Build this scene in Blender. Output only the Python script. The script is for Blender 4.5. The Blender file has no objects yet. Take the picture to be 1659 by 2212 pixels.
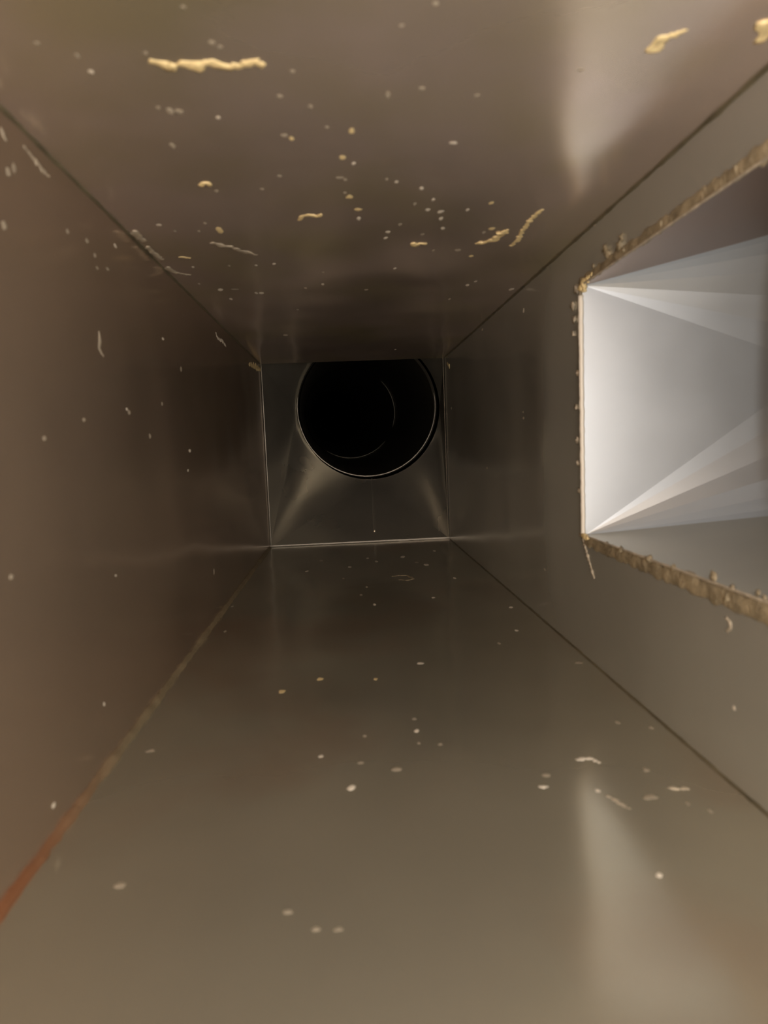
import bpy, bmesh, math, random
from mathutils import Vector, noise
random.seed(7)

# ------------------------------------------------------------------ camera
F_PX, CX, CY = 1450.0, 829.5, 1106.0
YAW, PITCH, ROLL = 0.0549, -0.0981, -0.0398
FWD = Vector((math.sin(YAW) * math.cos(PITCH), math.cos(YAW) * math.cos(PITCH), math.sin(PITCH)))
_r = FWD.cross(Vector((0, 0, 1))).normalized()
_u = _r.cross(FWD)
RIGHT = math.cos(ROLL) * _r + math.sin(ROLL) * _u
UP = -math.sin(ROLL) * _r + math.cos(ROLL) * _u
cam_data = bpy.data.cameras.new('camera')
cam = bpy.data.objects.new('camera', cam_data)
bpy.context.scene.collection.objects.link(cam)
from mathutils import Matrix
cam.matrix_world = Matrix((
    (RIGHT.x, UP.x, -FWD.x, 0), (RIGHT.y, UP.y, -FWD.y, 0), (RIGHT.z, UP.z, -FWD.z, 0), (0, 0, 0, 1)))
cam_data.sensor_fit = 'VERTICAL'
cam_data.sensor_height = 36.0
cam_data.lens = F_PX / 2212.0 * 36.0
cam_data.clip_start = 0.01
bpy.context.scene.camera = cam
cam_data.dof.use_dof = True
cam_data.dof.focus_distance = 1.7
cam_data.dof.aperture_fstop = 6.0

# ------------------------------------------------------------------ world, lights, exposure
sc = bpy.context.scene
w = bpy.data.worlds.new('world'); sc.world = w
w.use_nodes = True
w.node_tree.nodes['Background'].inputs[0].default_value = (0.0, 0.0, 0.0, 1)
w.node_tree.nodes['Background'].inputs[1].default_value = 0.3
sc.view_settings.view_transform = 'Standard'
sc.view_settings.look = 'None'
sc.view_settings.gamma = 1
sc.view_settings.exposure = 0.0

def lamp(name, kind, loc, energy, col, target=None, **kw):
    d = bpy.data.lights.new(name, kind); d.energy = energy; d.color = col
    for k, v in kw.items(): setattr(d, k, v)
    o = bpy.data.objects.new(name, d); sc.collection.objects.link(o); o.location = loc
    if target is not None:
        o.rotation_euler = (Vector(target) - Vector(loc)).to_track_quat('-Z', 'Y').to_euler()
    return o
# the phone's torch beside its lens
lamp('torch_light', 'POINT', (0.115, 0.0, 0.045), 3.5, (1.0, 0.95, 0.88), shadow_soft_size=0.006)
# warm room light coming in through the open mouth of the duct behind
lamp('mouth_light', 'AREA', (0.10, -0.72, -0.24), 14.0, (1.0, 0.88, 0.79), (0.08, 0.6, 0.2), shape='RECTANGLE', size=0.8, size_y=0.8)

# ------------------------------------------------------------------ materials
def mat(name, base, metallic=1.0, rough=0.3, bump=0.0, bscale=20, var=0.0, vscale=6, stains=None, aniso=0.0, bstretch=(1, 1, 1)):
    m = bpy.data.materials.new(name); m.use_nodes = True
    nt = m.node_tree; N = nt.nodes; L = nt.links; b = N['Principled BSDF']
    b.inputs['Metallic'].default_value = metallic
    b.inputs['Roughness'].default_value = rough
    b.inputs['Anisotropic'].default_value = aniso
    tc = N.new('ShaderNodeTexCoord')
    mp = N.new('ShaderNodeMapping'); mp.inputs['Scale'].default_value = bstretch
    L.new(tc.outputs['Object'], mp.inputs['Vector'])
    col = N.new('ShaderNodeRGB'); col.outputs[0].default_value = (*base, 1)
    out = col.outputs[0]
    if var > 0:
        n = N.new('ShaderNodeTexNoise'); n.inputs['Scale'].default_value = vscale; n.inputs['Detail'].default_value = 5
        L.new(mp.outputs[0], n.inputs['Vector'])
        mr = N.new('ShaderNodeMapRange'); mr.inputs[1].default_value = 0.3; mr.inputs[2].default_value = 0.7
        mr.inputs[3].default_value = 1 - var; mr.inputs[4].default_value = 1 + var
        L.new(n.outputs[0], mr.inputs[0])
        mx = N.new('ShaderNodeVectorMath'); mx.operation = 'SCALE'
        L.new(out, mx.inputs[0]); L.new(mr.outputs[0], mx.inputs['Scale'])
        out = mx.outputs[0]
        r2 = N.new('ShaderNodeMapRange'); r2.inputs[1].default_value = 0.3; r2.inputs[2].default_value = 0.7
        r2.inputs[3].default_value = rough * 0.88; r2.inputs[4].default_value = min(1, rough * 1.12)
        L.new(n.outputs[0], r2.inputs[0]); L.new(r2.outputs[0], b.inputs['Roughness'])
    if stains:
        scol, sscale, lo, hi = stains
        n = N.new('ShaderNodeTexNoise'); n.inputs['Scale'].default_value = sscale; n.inputs['Detail'].default_value = 8
        L.new(tc.outputs['Object'], n.inputs['Vector'])
        mr = N.new('ShaderNodeMapRange'); mr.inputs[1].default_value = lo; mr.inputs[2].default_value = hi
        L.new(n.outputs[0], mr.inputs[0])
        mix = N.new('ShaderNodeMix'); mix.data_type = 'RGBA'
        L.new(mr.outputs[0], mix.inputs['Factor']); L.new(out, mix.inputs[6]); mix.inputs[7].default_value = (*scol, 1)
        out = mix.outputs[2]
    L.new(out, b.inputs['Base Color'])
    if bump > 0:
        n = N.new('ShaderNodeTexNoise'); n.inputs['Scale'].default_value = bscale; n.inputs['Detail'].default_value = 4
        L.new(mp.outputs[0], n.inputs['Vector'])
        bp = N.new('ShaderNodeBump'); bp.inputs['Strength'].default_value = bump; bp.inputs['Distance'].default_value = 0.002
        L.new(n.outputs[0], bp.inputs['Height']); L.new(bp.outputs[0], b.inputs['Normal'])
    return m

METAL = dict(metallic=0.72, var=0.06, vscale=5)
m_ceil = mat('dusty galvanised ceiling sheet', (0.80, 0.68, 0.61), rough=0.22, bump=0.08, bscale=14, stains=((0.70, 0.62, 0.43), 4.5, .45, .70), metallic=0.72, var=0.10, vscale=3.5)
m_floor = mat('dusty galvanised floor sheet', (0.60, 0.57, 0.46), rough=0.185, bump=0.06, bscale=14, stains=((0.56, 0.45, 0.34), 3.5, .48, .72), metallic=0.70, var=0.08, vscale=4)
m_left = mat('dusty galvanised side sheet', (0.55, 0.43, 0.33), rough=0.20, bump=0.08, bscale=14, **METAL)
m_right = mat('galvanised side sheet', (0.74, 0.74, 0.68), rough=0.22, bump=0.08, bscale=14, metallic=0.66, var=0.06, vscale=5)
m_trans = mat('galvanised transition sheet', (0.90, 0.87, 0.78), rough=0.30, bump=0.05, bscale=14, metallic=0.85, var=0.06, vscale=5)
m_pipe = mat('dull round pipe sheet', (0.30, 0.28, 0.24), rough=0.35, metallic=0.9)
m_branch = mat('clean pale galvanised sheet', (0.76, 0.82, 0.88), rough=0.47, metallic=0.6, var=0.05, vscale=8, bump=0.04, bscale=9)
m_branch_top = mat('darker brown galvanised sheet', (0.42, 0.32, 0.27), rough=0.35, metallic=0.7, var=0.08, vscale=8)  # darker, browner sheet for the branch's top panel
m_branch_bottom = mat('darker grey galvanised sheet', (0.52, 0.51, 0.45), rough=0.4, metallic=0.6, var=0.08, vscale=8)  # darker, greyer sheet for the branch's bottom panel
m_edge = mat('bare cut steel edge', (1.0, 0.96, 0.86), rough=0.45, metallic=0.1)
m_rim = mat('worn steel rim', (0.85, 0.80, 0.64), rough=0.45, metallic=0.3)
m_seal = mat('dried beige duct sealant', (0.34, 0.285, 0.19), rough=0.45, metallic=0.0, var=0.35, vscale=60, bump=0.9, bscale=260)
m_seam = mat('old olive seam sealant', (0.16, 0.14, 0.09), rough=0.5, metallic=0.2, var=0.25, vscale=30, bump=0.5, bscale=150)
m_rust = mat('rusty seam', (0.27, 0.22, 0.14), rough=0.6, metallic=0.1, var=0.2, vscale=30, bump=0.6, bscale=120)
m_gold = mat('yellow dried sealant drip', (1.0, 0.82, 0.45), rough=0.35, metallic=0.0, var=0.2, vscale=120, bump=0.5, bscale=300)
m_pale = mat('pale dust', (0.85, 0.80, 0.70), rough=0.5, metallic=0.0)
m_dull = mat('grey dried smear', (0.55, 0.49, 0.39), rough=0.5, metallic=0.1, var=0.3, vscale=90, bump=0.5, bscale=300)
# rust gets stronger along the seam toward the duct mouth
nt = m_rust.node_tree; N = nt.nodes; L = nt.links; b = N['Principled BSDF']
old = b.inputs['Base Color'].links[0].from_socket
tc = N.new('ShaderNodeTexCoord'); sx = N.new('ShaderNodeSeparateXYZ'); L.new(tc.outputs['Object'], sx.inputs[0])
mr = N.new('ShaderNodeMapRange'); mr.inputs[1].default_value = 0.62; mr.inputs[2].default_value = 0.42
L.new(sx.outputs[1], mr.inputs[0])
mix = N.new('ShaderNodeMix'); mix.data_type = 'RGBA'; L.new(mr.outputs[0], mix.inputs['Factor'])
L.new(old, mix.inputs[6]); mix.inputs[7].default_value = (0.26, 0.115, 0.055, 1); L.new(mix.outputs[2], b.inputs['Base Color'])

# ------------------------------------------------------------------ helpers
def link(name, bm, m, parent=None, smooth=False, kind=None):
    me = bpy.data.meshes.new(name)
    bmesh.ops.recalc_face_normals(bm, faces=bm.faces)
    bm.to_mesh(me); bm.free()
    for p in me.polygons: p.use_smooth = smooth
    me.materials.append(m)
    o = bpy.data.objects.new(name, me); sc.collection.objects.link(o)
    if parent: o.parent = parent
    if kind: o['kind'] = kind
    return o
def tag(o, label, cat, group=None):
    o['label'] = label; o['category'] = cat
    if group: o['group'] = group
    return o
def empty(name, loc):
    o = bpy.data.objects.new(name, None); sc.collection.objects.link(o); o.location = loc
    o.empty_display_size = 0.02
    return o
def child(o, root):
    o.parent = root; o.matrix_parent_inverse = Matrix.Translation(-root.location)
    return o

# ------------------------------------------------------------------ duct dimensions
XL, XR, ZT, ZB = -0.2218, 0.2896, 0.2382, -0.2726
Y0, Y1 = -0.45, 1.90
OY0, OY1, OZ0, OZ1 = 0.36, 0.8037, -0.1191, 0.1802     # the opening in the right wall
TH = 0.0012

def ray(px, py):
    return (px - CX) / F_PX * RIGHT - (py - CY) / F_PX * UP + FWD
NRM = {'c': Vector((0, 0, -1)), 'f': Vector((0, 0, 1)), 'l': Vector((1, 0, 0)), 'r': Vector((-1, 0, 0)), 'e': Vector((0, -1, 0))}
SEED = {'f': 3.1, 'c': 8.3, 'l': 5.7, 'r': 1.9}
AMP = {'f': .0018, 'c': .0030, 'l': .0018, 'r': .0018}
# dents and bulges of the sheets: (x or z, y, depth, radius across, radius along)
DENTS = {'c': [(.235, .82, .0060, .060, .09), (.07, .60, .0110, .15, .15), (.06, .95, .0040, .12, .07), (-.05, .60, -.003, .10, .12)],
         'f': [(.10, .55, .0030, .06, .08), (-.05, .80, -.003, .10, .10)],
         'l': [(0.0, .80, -.003, .12, .08)],
         'r': [(0.0, .95, .0060, .40, .085)]}
def oilcan(k, p):
    """how far the sheet k bows into the duct at p (0 along its edges and round the opening)"""
    s_, t_ = p.y - Y0, ((p.x - XL) if k in 'cf' else (p.z - ZB))
    T_ = (XR - XL) if k in 'cf' else (ZT - ZB)
    d = min(s_ + .3, Y1 - p.y, t_, T_ - t_)
    if k == 'r':
        ds = max(OY0 - p.y, p.y - OY1, 0); dt = max(OZ0 - p.z, p.z - OZ1, 0)
        d = min(d, math.hypot(ds, dt))
    m_ = max(0, min(1, d / 0.06)); m_ = m_ * m_ * (3 - 2 * m_)
    x, z = (p.x, 0) if k in 'cf' else (0, p.z)
    n = noise.noise(Vector((x * 5 + SEED[k], p.y * 4, z * 5))) + .5 * noise.noise(Vector((x * 11, p.y * 9 + SEED[k], z * 11)))
    q = (n - .35) * AMP[k]
    for a, y, h_, ra, ry in DENTS[k]:
        q += h_ * math.exp(-(((p.x if k in 'cf' else p.z) - a) / ra) ** 2 - ((p.y - y) / ry) ** 2)
    return q * m_
def hit(px, py, s):
    d = ray(px, py)
    if s == 'e': return d * (1.93 / d.y)
    ax_, base, sg = {'c': (2, ZT, -1), 'f': (2, ZB, 1), 'l': (0, XL, 1), 'r': (0, XR, -1)}[s]
    t = base / d[ax_]
    for _ in range(6): t = (base + sg * oilcan(s, d * t)) / d[ax_]
    return d * t

def sheet(name, k, o, u, v, nu, nv, m, hole=None, kind='structure'):
    """slightly oil-canned sheet o + s*u + t*v with an optional rectangular hole (in s,t metres)"""
    nrm = NRM[k]
    bm = bmesh.new(); U, V = u.length, v.length; uh, vh = u.normalized(), v.normalized()
    def ax(n, LEN, cuts):
        a = [LEN * i / n for i in range(n + 1)]
        for c in cuts:
            q = min(range(len(a)), key=lambda i: abs(a[i] - c)); a[q] = c
        return a
    S = ax(nu, U, hole[:2] if hole else []); T = ax(nv, V, hole[2:] if hole else [])
    g = []
    for s in S:
        row = []
        for t in T:
            p = o + uh * s + vh * t
            row.append(bm.verts.new(p + nrm * oilcan(k, p)))
        g.append(row)
    for i in range(len(S) - 1):
        for j in range(len(T) - 1):
            if hole:
                cs, ct = (S[i] + S[i + 1]) / 2, (T[j] + T[j + 1]) / 2
                if hole[0] < cs < hole[1] and hole[2] < ct < hole[3]: continue
            bm.faces.new((g[i][j], g[i + 1][j], g[i + 1][j + 1], g[i][j + 1]))
    for v_ in [v_ for v_ in bm.verts if not v_.link_faces]: bm.verts.remove(v_)
    ob = link(name, bm, m, smooth=True, kind=kind)
    # thickness goes away from the air side
    if ob.data.polygons[0].normal.dot(nrm) < 0: ob.data.flip_normals()
    md = ob.modifiers.new('thickness', 'SOLIDIFY'); md.thickness = TH; md.offset = -1
    sp = ob.modifiers.new('crisp edges', 'EDGE_SPLIT'); sp.split_angle = math.radians(35)
    return ob
LY = Y1 - Y0
sheet('floor', 'f', Vector((XL, Y0, ZB)), Vector((0, LY, 0)), Vector((XR - XL, 0, 0)), 160, 48, m_floor)
sheet('ceiling', 'c', Vector((XL, Y0, ZT)), Vector((0, LY, 0)), Vector((XR - XL, 0, 0)), 160, 48, m_ceil)
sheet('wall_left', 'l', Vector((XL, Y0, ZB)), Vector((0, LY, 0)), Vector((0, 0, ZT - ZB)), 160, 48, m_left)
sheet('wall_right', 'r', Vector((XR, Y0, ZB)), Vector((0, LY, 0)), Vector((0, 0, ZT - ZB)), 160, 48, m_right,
      hole=(OY0 - Y0, OY1 - Y0, OZ0 - ZB, OZ1 - ZB))

# lumpy bead following a polyline (radius list), flattened against nrm
def bead(bm, pts, rad, nrm, seg=8, rough=0.35, flat=0.5, seed=0.0, step=None):
    if step:
        P, R = [], []
        for i in range(len(pts) - 1):
            d = (pts[i + 1] - pts[i]).length; n = max(1, int(d / step))
            for k in range(n):
                P.append(pts[i].lerp(pts[i + 1], k / n)); R.append(rad[i] + (rad[i + 1] - rad[i]) * k / n)
        P.append(pts[-1]); R.append(rad[-1]); pts, rad = P, R
    rings = []
    for i, p in enumerate(pts):
        t = (pts[min(i + 1, len(pts) - 1)] - pts[max(i - 1, 0)]).normalized()
        side = t.cross(nrm).normalized(); up = side.cross(t).normalized()
        if up.dot(nrm) < 0: up = -up
        ring = []
        for k in range(seg):
            a = 2 * math.pi * k / seg
            q = p + side * math.cos(a) * rad[i] + up * math.sin(a) * rad[i] * flat
            nn = noise.noise(q * (0.5 / max(rad[i], 1e-4)) + Vector((seed, seed, 0)))
            ring.append(bm.verts.new(p + (q - p) * (1 + rough * 2 * nn)))
        rings.append(ring)
    for a, b_ in zip(rings[:-1], rings[1:]):
        for k in range(seg):
            bm.faces.new((a[k], a[(k + 1) % seg], b_[(k + 1) % seg], b_[k]))
    bm.faces.new(rings[0]); bm.faces.new(rings[-1][::-1])

# corner seams
seams = [('trim_1', XL, ZT, (1, 0, -1), m_seam, .0022), ('trim_2', XR, ZT, (-1, 0, -1), m_seam, .0026),
         ('trim_3', XL, ZB, (1, 0, 1), m_rust, .0055), ('trim_4', XR, ZB, (-1, 0, 1), m_seam, .0020)]
for i, (nm, x, z, n, m_, r_) in enumerate(seams):
    bm = bmesh.new()
    pts = [Vector((x, Y0 + .01 + k * .01, z)) for k in range(int((LY - .02) / .01))]
    bead(bm, pts, [r_] * len(pts), Vector(n).normalized(), seg=8, rough=.3, flat=.9, seed=i * 3.3)
    link(nm, bm, m_, smooth=True, kind='structure')

# ------------------------------------------------------------------ square to round transitions
def square_to_round(root, corners, center, e1, e2, r, nseg, m, smooth=False, panel_mats={}):
    """corners go round; quadrant k of the circle (between axis k and k+1) belongs to corner k"""
    ax = [e1, e2, -e1, -e2]
    def cp(q, s): a = (q + s) * math.pi / 2; return center + (e1 * math.cos(a) + e2 * math.sin(a)) * r
    for k in range(4):
        bm = bmesh.new(); c = bm.verts.new(corners[k])
        ring = [bm.verts.new(cp(k, s / nseg)) for s in range(nseg + 1)]
        mid = [bm.verts.new(corners[k].lerp(cp(k, s / nseg), .5)) for s in range(nseg + 1)]
        for s in range(nseg):
            bm.faces.new((c, mid[s], mid[s + 1])); bm.faces.new((mid[s], ring[s], ring[s + 1], mid[s + 1]))
        o = link('corner_gore', bm, m, smooth=smooth); child(o, root)
        md = o.modifiers.new('thickness', 'SOLIDIFY'); md.thickness = TH; md.offset = 0; sp = o.modifiers.new('crisp edges', 'EDGE_SPLIT'); sp.split_angle = math.radians(35)
        # flat triangle between corner k-1 and corner k
        bm = bmesh.new(); a = corners[k - 1]; b_ = corners[k]; t = cp(k, 0)
        n = 10; rows = []
        for i in range(n + 1):
            l, rr = a.lerp(t, i / n), b_.lerp(t, i / n)
            rows.append([bm.verts.new(l.lerp(rr, j / max(1, n - i))) for j in range(n - i + 1)])
        for i in range(n):
            for j in range(n - i):
                bm.faces.new((rows[i][j], rows[i][j + 1], rows[i + 1][j]))
                if j < n - i - 1: bm.faces.new((rows[i][j + 1], rows[i + 1][j + 1], rows[i + 1][j]))
        o = link('flat_panel', bm, panel_mats.get(k, m), smooth=True); child(o, root)
        md = o.modifiers.new('thickness', 'SOLIDIFY'); md.thickness = TH; md.offset = 0; sp = o.modifiers.new('crisp edges', 'EDGE_SPLIT'); sp.split_angle = math.radians(35)

X_, Y_, Z_ = Vector((1, 0, 0)), Vector((0, 1, 0)), Vector((0, 0, 1))
# end of the duct
C1 = hit(797, 882, 'e'); C1 = ray(797, 882) * (2.2 / ray(797, 882).y)
R1 = 0.228
tr = tag(empty('square_to_round_transition', (0.034, Y1, -0.017)), 'dark galvanised square-to-round transition closing the far end of the duct', 'duct fitting')
xo = .0012
crn = [Vector((XR + xo, Y1, ZT + xo)), Vector((XL - xo, Y1, ZT + xo)), Vector((XL - xo, Y1, ZB - xo)), Vector((XR + xo, Y1, ZB - xo))]
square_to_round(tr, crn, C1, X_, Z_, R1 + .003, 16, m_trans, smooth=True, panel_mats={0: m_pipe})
# raised flange lips at the joint
def lip(pts, rad, m_, root, name, nrm, rough=.15, flat=.8, seed=0, step=.01):
    bm = bmesh.new(); bead(bm, pts, rad, nrm, seg=8, rough=rough, flat=flat, seed=seed, step=step)
    return child(link(name, bm, m_, smooth=True), root)
yl = Y1 - .002
lip([Vector((XL, yl, ZB + .003)), Vector((XR, yl, ZB + .003))], [.0020, .0030], m_edge, tr, 'bottom_flange', Vector((0, -1, 0)), seed=1)
lip([Vector((XL + .003, yl, ZB)), Vector((XL + .003, yl, -.08)), Vector((XL + .003, yl, .05)), Vector((XL + .003, yl, ZT))], [.0005, .0010, .0014, .0004], m_edge, tr, 'side_flange', Vector((0, -1, 0)), rough=.1, seed=2)
lip([Vector((XR - .003, yl, ZB)), Vector((XR - .003, yl, ZT))], [.0005, .0006], m_dull, tr, 'side_flange', Vector((0, -1, 0)), rough=.1, seed=3)
# lap seam down the middle of the bottom panel
pb = C1 - Z_ * (R1 + .002); pa = Vector((pb.x - .01, Y1, ZB))
lip([pa.lerp(pb, .15) + Z_ * .001, pb + Z_ * .001], [.003, .003], m_trans, tr, 'lap_seam', Vector((0, -.5, .8)).normalized(), rough=.05, flat=.5, seed=4)

# round pipe beyond it
C2 = ray(757, 893) * (3.4 / ray(757, 893).y); R2 = .2265
ad = (C2 - C1).normalized()
pu = ad.cross(Z_).normalized(); pw = pu.cross(ad).normalized()
pipe = tag(empty('round_pipe', C1), 'dark round duct pipe running off from the far transition into blackness', 'duct pipe')
def tube(cs, rs, n=96):
    bm = bmesh.new(); rings = []
    for c, r in zip(cs, rs): rings.append([bm.verts.new(c + (pu * math.cos(2 * math.pi * k / n) + pw * math.sin(2 * math.pi * k / n)) * r) for k in range(n)])
    for a, b_ in zip(rings[:-1], rings[1:]):
        for k in range(n): bm.faces.new((a[k], a[(k + 1) % n], b_[(k + 1) % n], b_[k]))
    return bm
def ring_lip(c, r, rad, pu_, pw_, nrm, m_, name, root, rough=.1, seed=0, n=120, a0=0, a1=2 * math.pi):
    bm = bmesh.new()
    full = abs(a1 - a0 - 2 * math.pi) < 1e-6
    pts = [c + (pu_ * math.cos(a0 + (a1 - a0) * k / n) + pw_ * math.sin(a0 + (a1 - a0) * k / n)) * r for k in range(n + 1)]
    rads = [rad * (.25 + .75 * max(0, math.sin(math.pi * k / n)) ** .7) for k in range(n + 1)]  # thins toward the arc ends: the light's fall-off is built into the shape
    bead(bm, pts, rads, nrm, seg=6, rough=rough, flat=1, seed=seed)
    return child(link(name, bm, m_, smooth=True), root)
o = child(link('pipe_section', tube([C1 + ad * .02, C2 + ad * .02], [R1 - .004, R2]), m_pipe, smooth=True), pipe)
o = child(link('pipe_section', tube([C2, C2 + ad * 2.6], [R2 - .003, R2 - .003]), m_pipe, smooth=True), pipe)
cc = C1 + Vector((-.003, -.002, .001))
o = child(link('collar', tube([cc, cc + ad * .05], [R1 - .003, R1 - .003]), m_trans, smooth=True), pipe)
ring_lip(cc + Vector((-.0035, 0, .003)), R1 - .004, .0017, pu, pw, -ad, m_edge, 'collar_rim', pipe, rough=.3, seed=5, a0=math.radians(-190), a1=math.radians(10))  # lower arc only: the unlit top of the rim is left out
ring_lip(C1 + Vector((.005, -.002, -.004)), R1 + .001, .0012, pu, pw, -ad, m_rim, 'collar_rim', pipe, rough=.3, seed=6, a0=math.radians(-85), a1=math.radians(-15), n=50)
ring_lip(C2, R2 - .004, .0014, pu, pw, -ad, m_rim, 'joint_ring', pipe, rough=.05, seed=7, a0=math.radians(-125), a1=math.radians(-40), n=60)  # joint modelled only along the arcs that look lit
ring_lip(C2, R2 - .004, .0011, pu, pw, -ad, m_rim, 'joint_ring', pipe, rough=.05, seed=8, a0=math.radians(-20), a1=math.radians(45), n=60)

# ------------------------------------------------------------------ side branch through the right wall
BH, BCY, BCZ, BR = .27, .620, .072, .146
br = tag(empty('branch_takeoff', (XR, (OY0 + OY1) / 2, OZ0)), 'bright creased sheet-metal branch fitting opening off the right side of the duct', 'duct fitting')
C3 = Vector((XR + BH, BCY, BCZ))
XO = XR + .001
cor = [Vector((XO, OY1, OZ1)), Vector((XO, OY0, OZ1)), Vector((XO, OY0, OZ0)), Vector((XO, OY1, OZ0))]
square_to_round(br, cor, C3, Y_, Z_, BR, 6, m_branch, panel_mats={1: m_branch_top, 3: m_branch_bottom})
# its round pipe continues outward
bm = bmesh.new(); n = 48; rg = []
for x in (0, .5): rg.append([bm.verts.new(C3 + X_ * (x - .01) + (Y_ * math.cos(2 * math.pi * k / n) + Z_ * math.sin(2 * math.pi * k / n)) * (BR + .002)) for k in range(n)])
for k in range(n): bm.faces.new((rg[0][k], rg[0][(k + 1) % n], rg[1][(k + 1) % n], rg[1][k]))
bm.faces.new(rg[1])
child(link('round_collar', bm, m_branch, smooth=True), br)
# folded lips and sealant around the opening
n_r = NRM['r']; xi = XR - .0015
lip([Vector((xi, OY1 - .001, OZ0 - .002)), Vector((xi, OY1 - .001, OZ1 - .012))], [.0028, .0032], m_edge, br, 'edge_lip', Vector((-.5, -1, 0)).normalized(), rough=.12, seed=11, step=.004)
def lumps(bm, spots):
    for p, r, n in spots:
        q = bmesh.ops.create_icosphere(bm, subdivisions=2, radius=r)
        for v in q['verts']:
            k = 1 + 1.1 * noise.noise(v.co * (1.6 / r) + p * 90); v.co = Vector((v.co.x * .5, v.co.y, v.co.z)) * k + p
def sealant(pts, rad, seed, spots=(), flat=.25, m_=m_seal):
    bm = bmesh.new(); bead(bm, pts, rad, n_r, seg=12, rough=.28, flat=flat, seed=seed, step=.003)
    lumps(bm, spots)
    return child(link('sealant_bead', bm, m_, smooth=True), br)
def rspots(lst): return [(hit(x, y, 'r') + n_r * .001, s / F_PX * hit(x, y, 'r').y * .5, None) for x, y, s in lst]
sealant([Vector((XR, OY1 + .005, OZ1 + .004)), Vector((XR, .6, OZ1 + .005)), Vector((XR, OY0, OZ1 + .006))], [.005, .006, .007], 21,
        rspots([(1283, 575, 10), (1310, 540, 20), (1340, 530, 22), (1350, 540, 14), (1430, 483, 12), (1592, 366, 16), (1315, 548, 18), (1345, 512, 16)]))
sealant([Vector((XR, OY1 + .004, OZ0 - .006)), Vector((XR, .6, OZ0 - .0075)), Vector((XR, OY0, OZ0 - .009))], [.006, .008, .009], 22,
        rspots([(1343, 1187, 16), (1405, 1207, 22), (1458, 1228, 18), (1545, 1246, 22), (1585, 1270, 18), (1575, 1292, 24), (1641, 1280, 16), (1655, 1290, 12)]))
sealant([Vector((XR, OY1 + .006, OZ0 + .003)), Vector((XR, OY1 + .006, OZ1))], [.003, .003], 23,
        rspots([(1247, 625, 20), (1240, 660, 18), (1243, 690, 16), (1240, 720, 10), (1250, 806, 14), (1247, 880, 12), (1249, 950, 14), (1250, 1000, 12), (1253, 1060, 12)]), m_=m_dull)
bm = bmesh.new(); bead(bm, [Vector((XR, OY1 + .001, OZ1 - .006)), Vector((XR, OY1 - .012, OZ1 + .002)), Vector((XR, OY1 - .03, OZ1 + .003))], [.005, .0035, .002], n_r, seg=8, rough=.7, flat=.8, seed=25, step=.002)
lumps(bm, rspots([(1280, 592, 8), (1272, 606, 9), (1262, 622, 10)]))
child(link('sealant_bead', bm, m_gold, smooth=True), br)
bm = bmesh.new(); bead(bm, [hit(1258, 1150, 'r'), hit(1268, 1195, 'r'), hit(1284, 1250, 'r')], [.004, .0025, .0010], n_r, seg=8, rough=.8, flat=.7, seed=26, step=.002)
child(link('sealant_drip', bm, m_dull, smooth=True), br)
bm = bmesh.new(); bead(bm, [Vector((xi, OY1 - .002, OZ0 - .001)), Vector((xi, OY1 - .02, OZ0 - .001))], [.004, .002], n_r, seg=8, rough=.6, flat=.8, seed=27, step=.002)
child(link('sealant_bead', bm, m_gold, smooth=True), br)
# thin turned-in lower and upper edges
for z, s in ((OZ0, 1), (OZ1, -1)):
    lip([Vector((xi, OY0, z + s * .0005)), Vector((xi, OY1, z + s * .0005))], [.0012, .0012], m_dull, br, 'edge_lip', n_r, rough=.1, seed=12 + s)

# ------------------------------------------------------------------ smears (each a thing)
def smear(name, label, pts, s, m_, rough=.6, flat=.2, cat='smear', group=None, maxw=.02):
    """pts = (px, py, width px)"""
    P, R = [], []
    for x, y, wd in pts:
        h = hit(x, y, s); P.append(h); R.append(min(maxw, max(.0005, wd / F_PX * h.y * (.8 if s == 'c' else .55))))
    base = P[0].copy()
    bm = bmesh.new(); bead(bm, [p - base for p in P], R, NRM[s], seg=8, rough=rough, flat=flat, seed=base.x * 31, step=max(.001, min(R) * .8))
    o = link(name, bm, m_, smooth=True); o.location = base
    return tag(o, label, cat, group)
smear('sealant_streak', 'long golden ragged streak on the ceiling near the upper left', [(322, 131, 6), (355, 138, 20), (365, 143, 18), (400, 134, 14), (430, 140, 20), (460, 136, 15), (500, 143, 17), (515, 142, 12), (545, 134, 18), (572, 142, 8)], 'c', m_gold, rough=.7)
smear('sealant_drip', 'bright gold hooked blob on the ceiling left of the black pipe mouth', [(645, 476, 4), (652, 467, 8), (668, 464, 10), (688, 468, 8), (695, 462, 3)], 'c', m_gold, rough=.5, flat=.3, cat='drip')
smear('sealant_drip', 'small bright gold crescent on the ceiling, left and alone', [(434, 402, 7), (438, 396, 9), (448, 396, 9), (454, 402, 7)], 'c', m_gold, rough=.3, flat=.35, cat='drip')
smear('sealant_drip', 'gold flared drip at the ceiling dip, left one of the pair', [(1028, 527, 6), (1050, 524, 10), (1070, 516, 12), (1085, 505, 12), (1097, 496, 4)], 'c', m_gold, rough=.7, flat=.25, cat='drip')
smear('sealant_drip', 'thin gold drip curving up the ceiling, right one of the pair', [(1104, 531, 6), (1120, 518, 7), (1128, 500, 6), (1142, 480, 7), (1158, 464, 7), (1172, 452, 5)], 'c', m_gold, rough=.6, flat=.25, cat='drip')
smear('sealant_drip', 'small flag-shaped gold drip on the ceiling above the black pipe mouth', [(890, 525, 6), (898, 530, 12), (908, 526, 6), (922, 526, 7)], 'c', m_gold, rough=.5, flat=.3, cat='drip')
smear('sealant_streak', 'tan hooked streak high on the ceiling at the upper right', [(1412, 112, 16), (1420, 92, 20), (1440, 82, 18), (1458, 76, 12), (1485, 64, 5)], 'c', m_gold, rough=.6)
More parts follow.
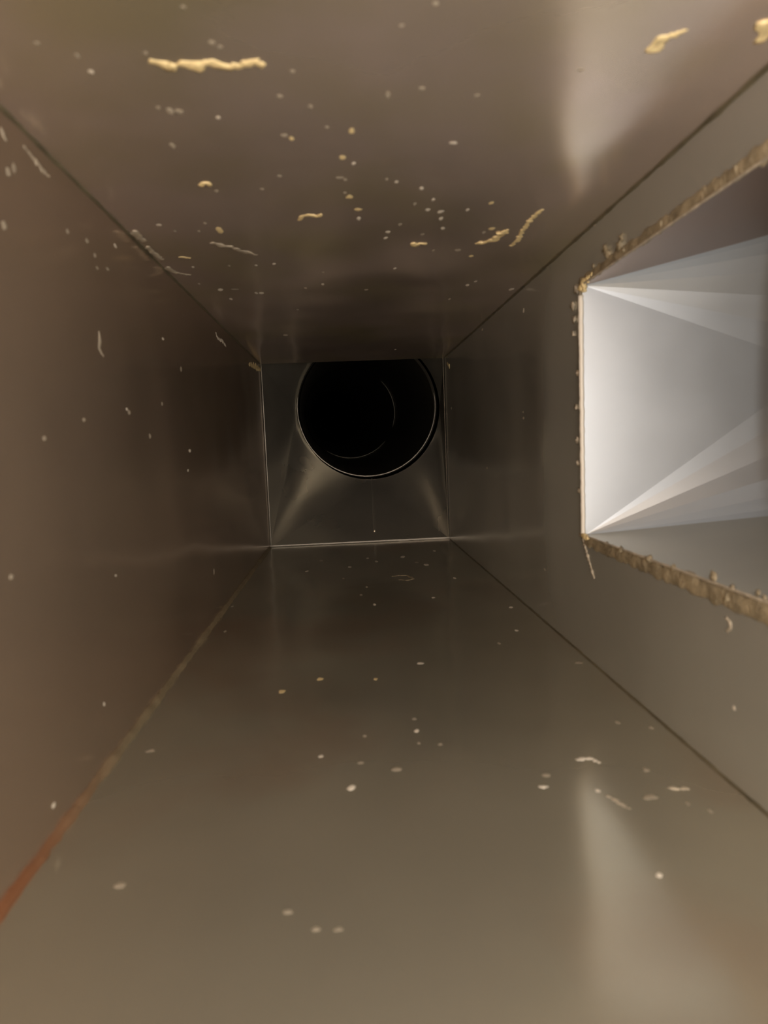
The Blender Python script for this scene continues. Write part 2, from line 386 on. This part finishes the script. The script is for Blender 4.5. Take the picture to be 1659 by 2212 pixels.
smear('sealant_streak', 'tan streak on the ceiling at the right picture edge above the seam', [(1638, 92, 12), (1644, 70, 20), (1652, 45, 18)], 'c', m_gold, rough=.6)
smear('sealant_streak', 'grey scratchy streak on the ceiling pointing down toward the far end', [(458, 524, 6), (480, 531, 10), (505, 536, 9), (530, 544, 8), (555, 551, 4)], 'c', m_dull, rough=.8)
smear('sealant_streak', 'pale streak by the upper left corner seam, uppermost of three', [(287, 498, 8), (298, 510, 13), (312, 522, 7)], 'c', m_dull, rough=.7)
smear('sealant_streak', 'pale streak by the upper left corner seam, middle of three', [(316, 532, 6), (330, 545, 9), (350, 562, 5)], 'c', m_dull, rough=.7)
smear('sealant_streak', 'pale streak by the upper left corner seam, lowest and farthest of three', [(360, 576, 5), (368, 584, 10), (382, 590, 6), (412, 594, 4)], 'c', m_dull, rough=.8)
smear('sealant_streak', 'thin gold dash on the ceiling just right of the corner seam streaks', [(386, 556, 4), (398, 556, 6), (411, 558, 4)], 'c', m_gold, rough=.5)
smear('sealant_streak', 'pale slanting streak high on the left wall under the seam', [(50, 315, 5), (75, 345, 9), (90, 365, 9), (108, 382, 4)], 'l', m_dull, rough=.7)
smear('sealant_streak', 'tan streak at the left picture edge on the left wall', [(2, 275, 8), (8, 292, 12), (14, 305, 6)], 'l', m_dull, rough=.7)
smear('sealant_streak', 'faint vertical tan smear halfway up the left wall', [(214, 715, 5), (216, 735, 11), (214, 752, 9), (224, 770, 4)], 'l', m_dull, rough=.5, flat=.15)
smear('sealant_streak', 'short crooked pale streak on the dark far part of the left wall', [(466, 718, 4), (470, 730, 4), (480, 736, 5), (488, 747, 5)], 'l', m_pale, rough=.8)
smear('sealant_blob', 'crusty tan blob at the top left corner of the far end', [(538, 788, 5), (548, 791, 9), (558, 795, 8), (565, 800, 4)], 'l', m_gold, rough=.8, cat='blob')
smear('sealant_blob', 'tiny tan blob at the top right corner of the far end', [(966, 786, 5), (971, 790, 7)], 'r', m_gold, rough=.8, cat='blob')
smear('sealant_streak', 'bright white arched scrape on the floor, lower right', [(1248, 1643, 9), (1262, 1638, 12), (1280, 1640, 11), (1296, 1648, 6)], 'f', m_pale, rough=.7, flat=.2)
smear('sealant_streak', 'white scrape slanting down right on the floor', [(1308, 1718, 5), (1325, 1725, 9), (1340, 1736, 10), (1362, 1748, 4)], 'f', m_dull, rough=.8, flat=.2)
smear('sealant_streak', 'pale wide scrape on the floor nearest the lower right seam', [(1440, 1700, 6), (1460, 1704, 12), (1487, 1703, 9)], 'f', m_dull, rough=.8, flat=.2)
smear('sealant_streak', 'small white scrape at the left end of the floor arc', [(1164, 1700, 6), (1174, 1700, 9), (1184, 1699, 5)], 'f', m_pale, rough=.6, flat=.3)
smear('sealant_streak', 'hooked pale chip on the right wall below the opening', [(1568, 1335, 6), (1577, 1345, 9), (1580, 1356, 9), (1571, 1362, 8)], 'r', m_dull, rough=.6, flat=.4)
smear('sealant_streak', 'oval crusty ring mark on the floor before the far end', [(846, 1245, 4), (862, 1243, 5), (880, 1243, 5), (892, 1250, 6), (880, 1254, 5), (862, 1252, 4)], 'f', m_seal, rough=.6, flat=.3)

# ------------------------------------------------------------------ flecks: every one an object of its own
def fleck_mesh(seed, kind):
    bm = bmesh.new(); bmesh.ops.create_icosphere(bm, subdivisions=2, radius=.5)
    for v in bm.verts:
        k = 1 + .55 * noise.noise(v.co * 2.2 + Vector((seed * 7.1, 0, seed)))
        v.co = Vector((v.co.x * k, v.co.y * k, (v.co.z * k * .6) + .12))
    me = bpy.data.meshes.new('fleck'); bm.to_mesh(me); bm.free()
    for p in me.polygons: p.use_smooth = True
    me.materials.append(kind); return me
MESH = {k: [fleck_mesh(i + j * 10, m_) for i in range(5)] for j, (k, m_) in enumerate((('g', m_gold), ('p', m_pale), ('d', m_dull)))}
WORD = {'c': 'ceiling', 'f': 'floor', 'l': 'left wall', 'r': 'right wall'}
CWORD = {'g': 'golden', 'p': 'white', 'd': 'grey'}
F = {
 'c': [(197,155,10,9,'p'),(458,92,13,11,'d'),(475,101,10,8,'d'),(314,114,9,8,'d'),(342,233,7,9,'d'),(368,240,13,17,'d'),(388,241,16,12,'d'),(471,254,9,8,'p'),
       (372,314,11,15,'d'),(468,413,7,8,'d'),(474,497,13,15,'g'),(605,208,12,9,'d'),(632,154,9,8,'d'),(614,292,15,9,'d'),(630,299,10,9,'g'),(740,340,13,10,'g'),(764,353,8,8,'p'),
       (706,275,8,7,'d'),(759,283,11,15,'g'),(735,384,16,6,'d'),(746,388,8,6,'d'),(671,230,9,9,'d'),(756,425,16,9,'g'),(745,416,8,5,'d'),(774,452,17,6,'g'),(775,472,8,8,'p'),
       (838,205,9,18,'d'),(911,191,12,9,'d'),(980,309,17,6,'p'),(1030,206,9,7,'d'),(604,380,10,6,'d'),(567,408,9,5,'d'),(343,486,11,5,'p'),(378,499,6,4,'d'),(430,500,5,5,'d'),(443,482,6,5,'d'),
       (836,387,7,6,'d'),(856,393,8,6,'p'),(911,407,9,8,'p'),(936,431,7,7,'p'),(924,453,10,6,'p'),(952,457,12,8,'p'),(952,472,9,8,'p'),(957,493,9,6,'p'),(1010,453,7,6,'p'),(1061,438,11,6,'g'),
       (1062,494,14,7,'g'),(1045,502,7,6,'d'),(896,440,7,7,'d'),(864,485,7,6,'d'),(838,501,10,5,'p'),(833,514,8,6,'p'),(912,506,8,5,'d'),(989,540,14,6,'d'),(1018,553,10,5,'g'),(936,541,5,6,'d'),
       (853,580,6,5,'p'),(1027,608,7,4,'p'),(1010,616,8,5,'p'),(1105,625,10,6,'p'),(971,646,5,8,'d'),(592,570,7,5,'p'),(553,573,6,4,'p'),(495,574,5,4,'d'),(417,577,5,4,'p'),
       (430,613,4,4,'d'),(476,626,10,7,'p'),(508,625,15,3,'d'),(554,633,6,5,'p'),(565,633,10,5,'p'),(499,646,6,5,'p'),(698,588,6,5,'d'),(697,614,6,5,'p'),(660,622,6,4,'d'),(791,626,7,3,'d'),
       (617,724,9,3,'p'),(854,755,4,6,'p'),(643,669,5,4,'d'),(941,7,13,10,'d'),(868,55,9,7,'d'),(1254,151,15,7,'d'),(396,15,10,8,'d'),(80,93,10,8,'d'),(167,120,8,14,'d')],
 'l': [(22,237,14,15,'p'),(30,362,9,20,'d'),(18,372,12,16,'d'),(8,487,12,18,'d'),(249,531,7,7,'p'),(146,500,6,9,'d'),(188,520,7,9,'d'),(205,552,6,8,'d'),(232,581,7,6,'d'),(210,579,6,5,'d'),
       (352,732,5,5,'p'),(391,797,4,11,'d'),(96,947,9,9,'d'),(181,907,8,8,'d'),(274,884,5,6,'p'),(279,891,6,9,'d'),(350,872,4,8,'d'),(410,974,7,7,'p'),(406,1016,4,6,'p'),(250,1243,4,5,'p'),
       (24,1246,10,10,'d'),(225,1521,5,9,'p'),(116,1740,11,12,'p'),(462,1235,4,14,'d'),(324,942,5,9,'d')],
 'f': [(259,1913,24,15,'d'),(692,1467,14,7,'g'),(811,1467,9,6,'g'),(610,1494,14,9,'g'),(693,1634,11,7,'p'),(779,1648,14,6,'d'),(759,1702,17,15,'p'),(622,1970,20,12,'d'),(683,2008,20,12,'d'),(731,2008,18,10,'d'),
       (857,1662,22,10,'d'),(900,1579,10,9,'p'),(895,1553,9,6,'d'),(905,1606,7,6,'d'),(951,1608,9,6,'d'),(908,1433,15,5,'p'),(1104,1312,9,5,'p'),(1116,1362,8,5,'p'),(1078,1390,7,6,'d'),(936,1291,8,4,'p'),
       (809,1306,6,6,'p'),(1250,1432,17,5,'d'),(1334,1561,9,8,'d'),(1407,1573,10,8,'d'),(1395,1663,12,12,'d'),(1291,1708,11,9,'p'),(1424,1891,14,14,'p'),(1534,1752,8,12,'d'),(1486,1737,7,9,'d'),
       (1404,1722,30,14,'d'),(1180,1675,18,9,'d'),(663,1234,7,4,'p'),(694,1211,7,4,'d'),(755,1225,8,4,'p'),(794,1206,6,4,'p'),(813,1213,6,4,'p'),(870,1203,9,5,'p'),(921,1220,11,5,'p'),(900,1215,8,3,'d'),
       (938,1190,6,4,'p'),(982,1249,6,5,'p'),(792,1268,5,4,'d'),(780,1285,6,4,'d'),(742,1250,5,4,'d'),(325,1622,16,8,'d'),(788,1590,8,6,'d'),(486,1364,6,5,'d'),(502,1310,5,4,'d')],
 'r': [(1131,671,4,9,'p'),(1101,610,6,8,'d'),(1586,1529,8,11,'p'),(1131,903,5,6,'d'),(1130,890,4,4,'d'),(1042,712,4,5,'d'),(975,882,3,6,'d'),(1052,1011,5,5,'d'),(1177,1230,5,5,'d'),(1270,493,10,8,'d'),(1285,484,8,7,'d')],
}
LAND = [(447, 138, 'long golden ceiling streak'), (670, 470, 'gold hooked ceiling blob'), (444, 400, 'lone gold crescent'), (1065, 515, 'flared gold ceiling drip'),
        (1140, 490, 'thin curving gold drip'), (905, 527, 'flag-shaped gold drip'), (1435, 92, 'tan hooked streak'), (505, 537, 'grey scratchy streak'), (335, 545, 'upper left corner seam'),
        (1255, 850, 'bright opening edge'), (1270, 1640, 'white arched scrape'), (1335, 1732, 'slanting floor scrape'), (870, 1247, 'oval ring mark'), (780, 1177, 'far bottom flange'),
        (216, 740, 'vertical tan smear'), (478, 735, 'crooked pale streak'), (80, 350, 'slanting left wall streak'), (120, 1830, 'rusty corner seam'), (1575, 1348, 'hooked pale chip'),
        (800, 1450, 'darkest floor patch'), (1260, 1140, 'lower opening corner'), (960, 780, 'black pipe mouth'), (553, 792, 'crusty tan blob')]
ORD = ['', 'second ', 'third ', 'fourth ', 'fifth ', 'sixth ', 'seventh ', 'eighth ', 'ninth ', 'tenth ', 'eleventh ', 'twelfth ']
def where(x, y):
    lx, ly, nm = min(LAND, key=lambda q: (q[0] - x) ** 2 + (q[1] - y) ** 2)
    dx, dy = x - lx, y - ly
    v = 'above' if dy < 0 else 'below'; h_ = 'left' if dx < 0 else 'right'
    if abs(dx) > 2 * abs(dy): d = h_ + ' of'
    elif abs(dy) > 2 * abs(dx): d = v
    else: d = v + '-' + h_ + ' of'
    return nm, d, math.hypot(dx, dy)
RANK = {}
for s, lst in F.items():
    for (x, y, wd, ht, k) in lst:
        nm, d, r_ = where(x, y); RANK.setdefault((s, k, nm, d), []).append((r_, x, y))
for v in RANK.values(): v.sort()
for s, lst in F.items():
    for i, (x, y, wd, ht, k) in enumerate(lst):
        h = hit(x, y, s)
        if h.y > Y1 - .03: h = h * ((Y1 - .03) / h.y)
        a = wd / F_PX * h.y
        # length along the duct that covers ht pixels, limited
        h2 = hit(x, y + 3, s) if s in 'cf' else hit(x + 3, y, s)
        k2 = abs(h2.y - h.y) / 3
        if s in 'cf': across, along = a, min(ht * .8 * k2, a * 3); tall = min(a, ht / F_PX * h.y) * .3
        else: across, along = ht / F_PX * h.y, min(wd * .8 * k2, a * 3); tall = min(a, across) * .3
        along = max(along, across * .6)
        o = bpy.data.objects.new('dust_fleck', MESH[k][i % 5]); sc.collection.objects.link(o)
        n = NRM[s]; q = Y_.cross(n)
        rot = Matrix((( q.x, Y_.x, n.x), (q.y, Y_.y, n.y), (q.z, Y_.z, n.z))).to_4x4()
        o.matrix_world = Matrix.Translation(h) @ rot @ Matrix.Diagonal((across * 1.05, along * 1.05, tall * 1.05, 1))
        nm, d, r_ = where(x, y); rk = RANK[(s, k, nm, d)]
        near = (ORD[rk.index((r_, x, y))] + 'nearest ') if len(rk) > 1 else ''
        tag(o, '%s fleck on the %s, %s%s the %s' % (CWORD[k], WORD[s], near, d, nm), 'fleck', '%s flecks on the %s' % (CWORD[k], WORD[s]))
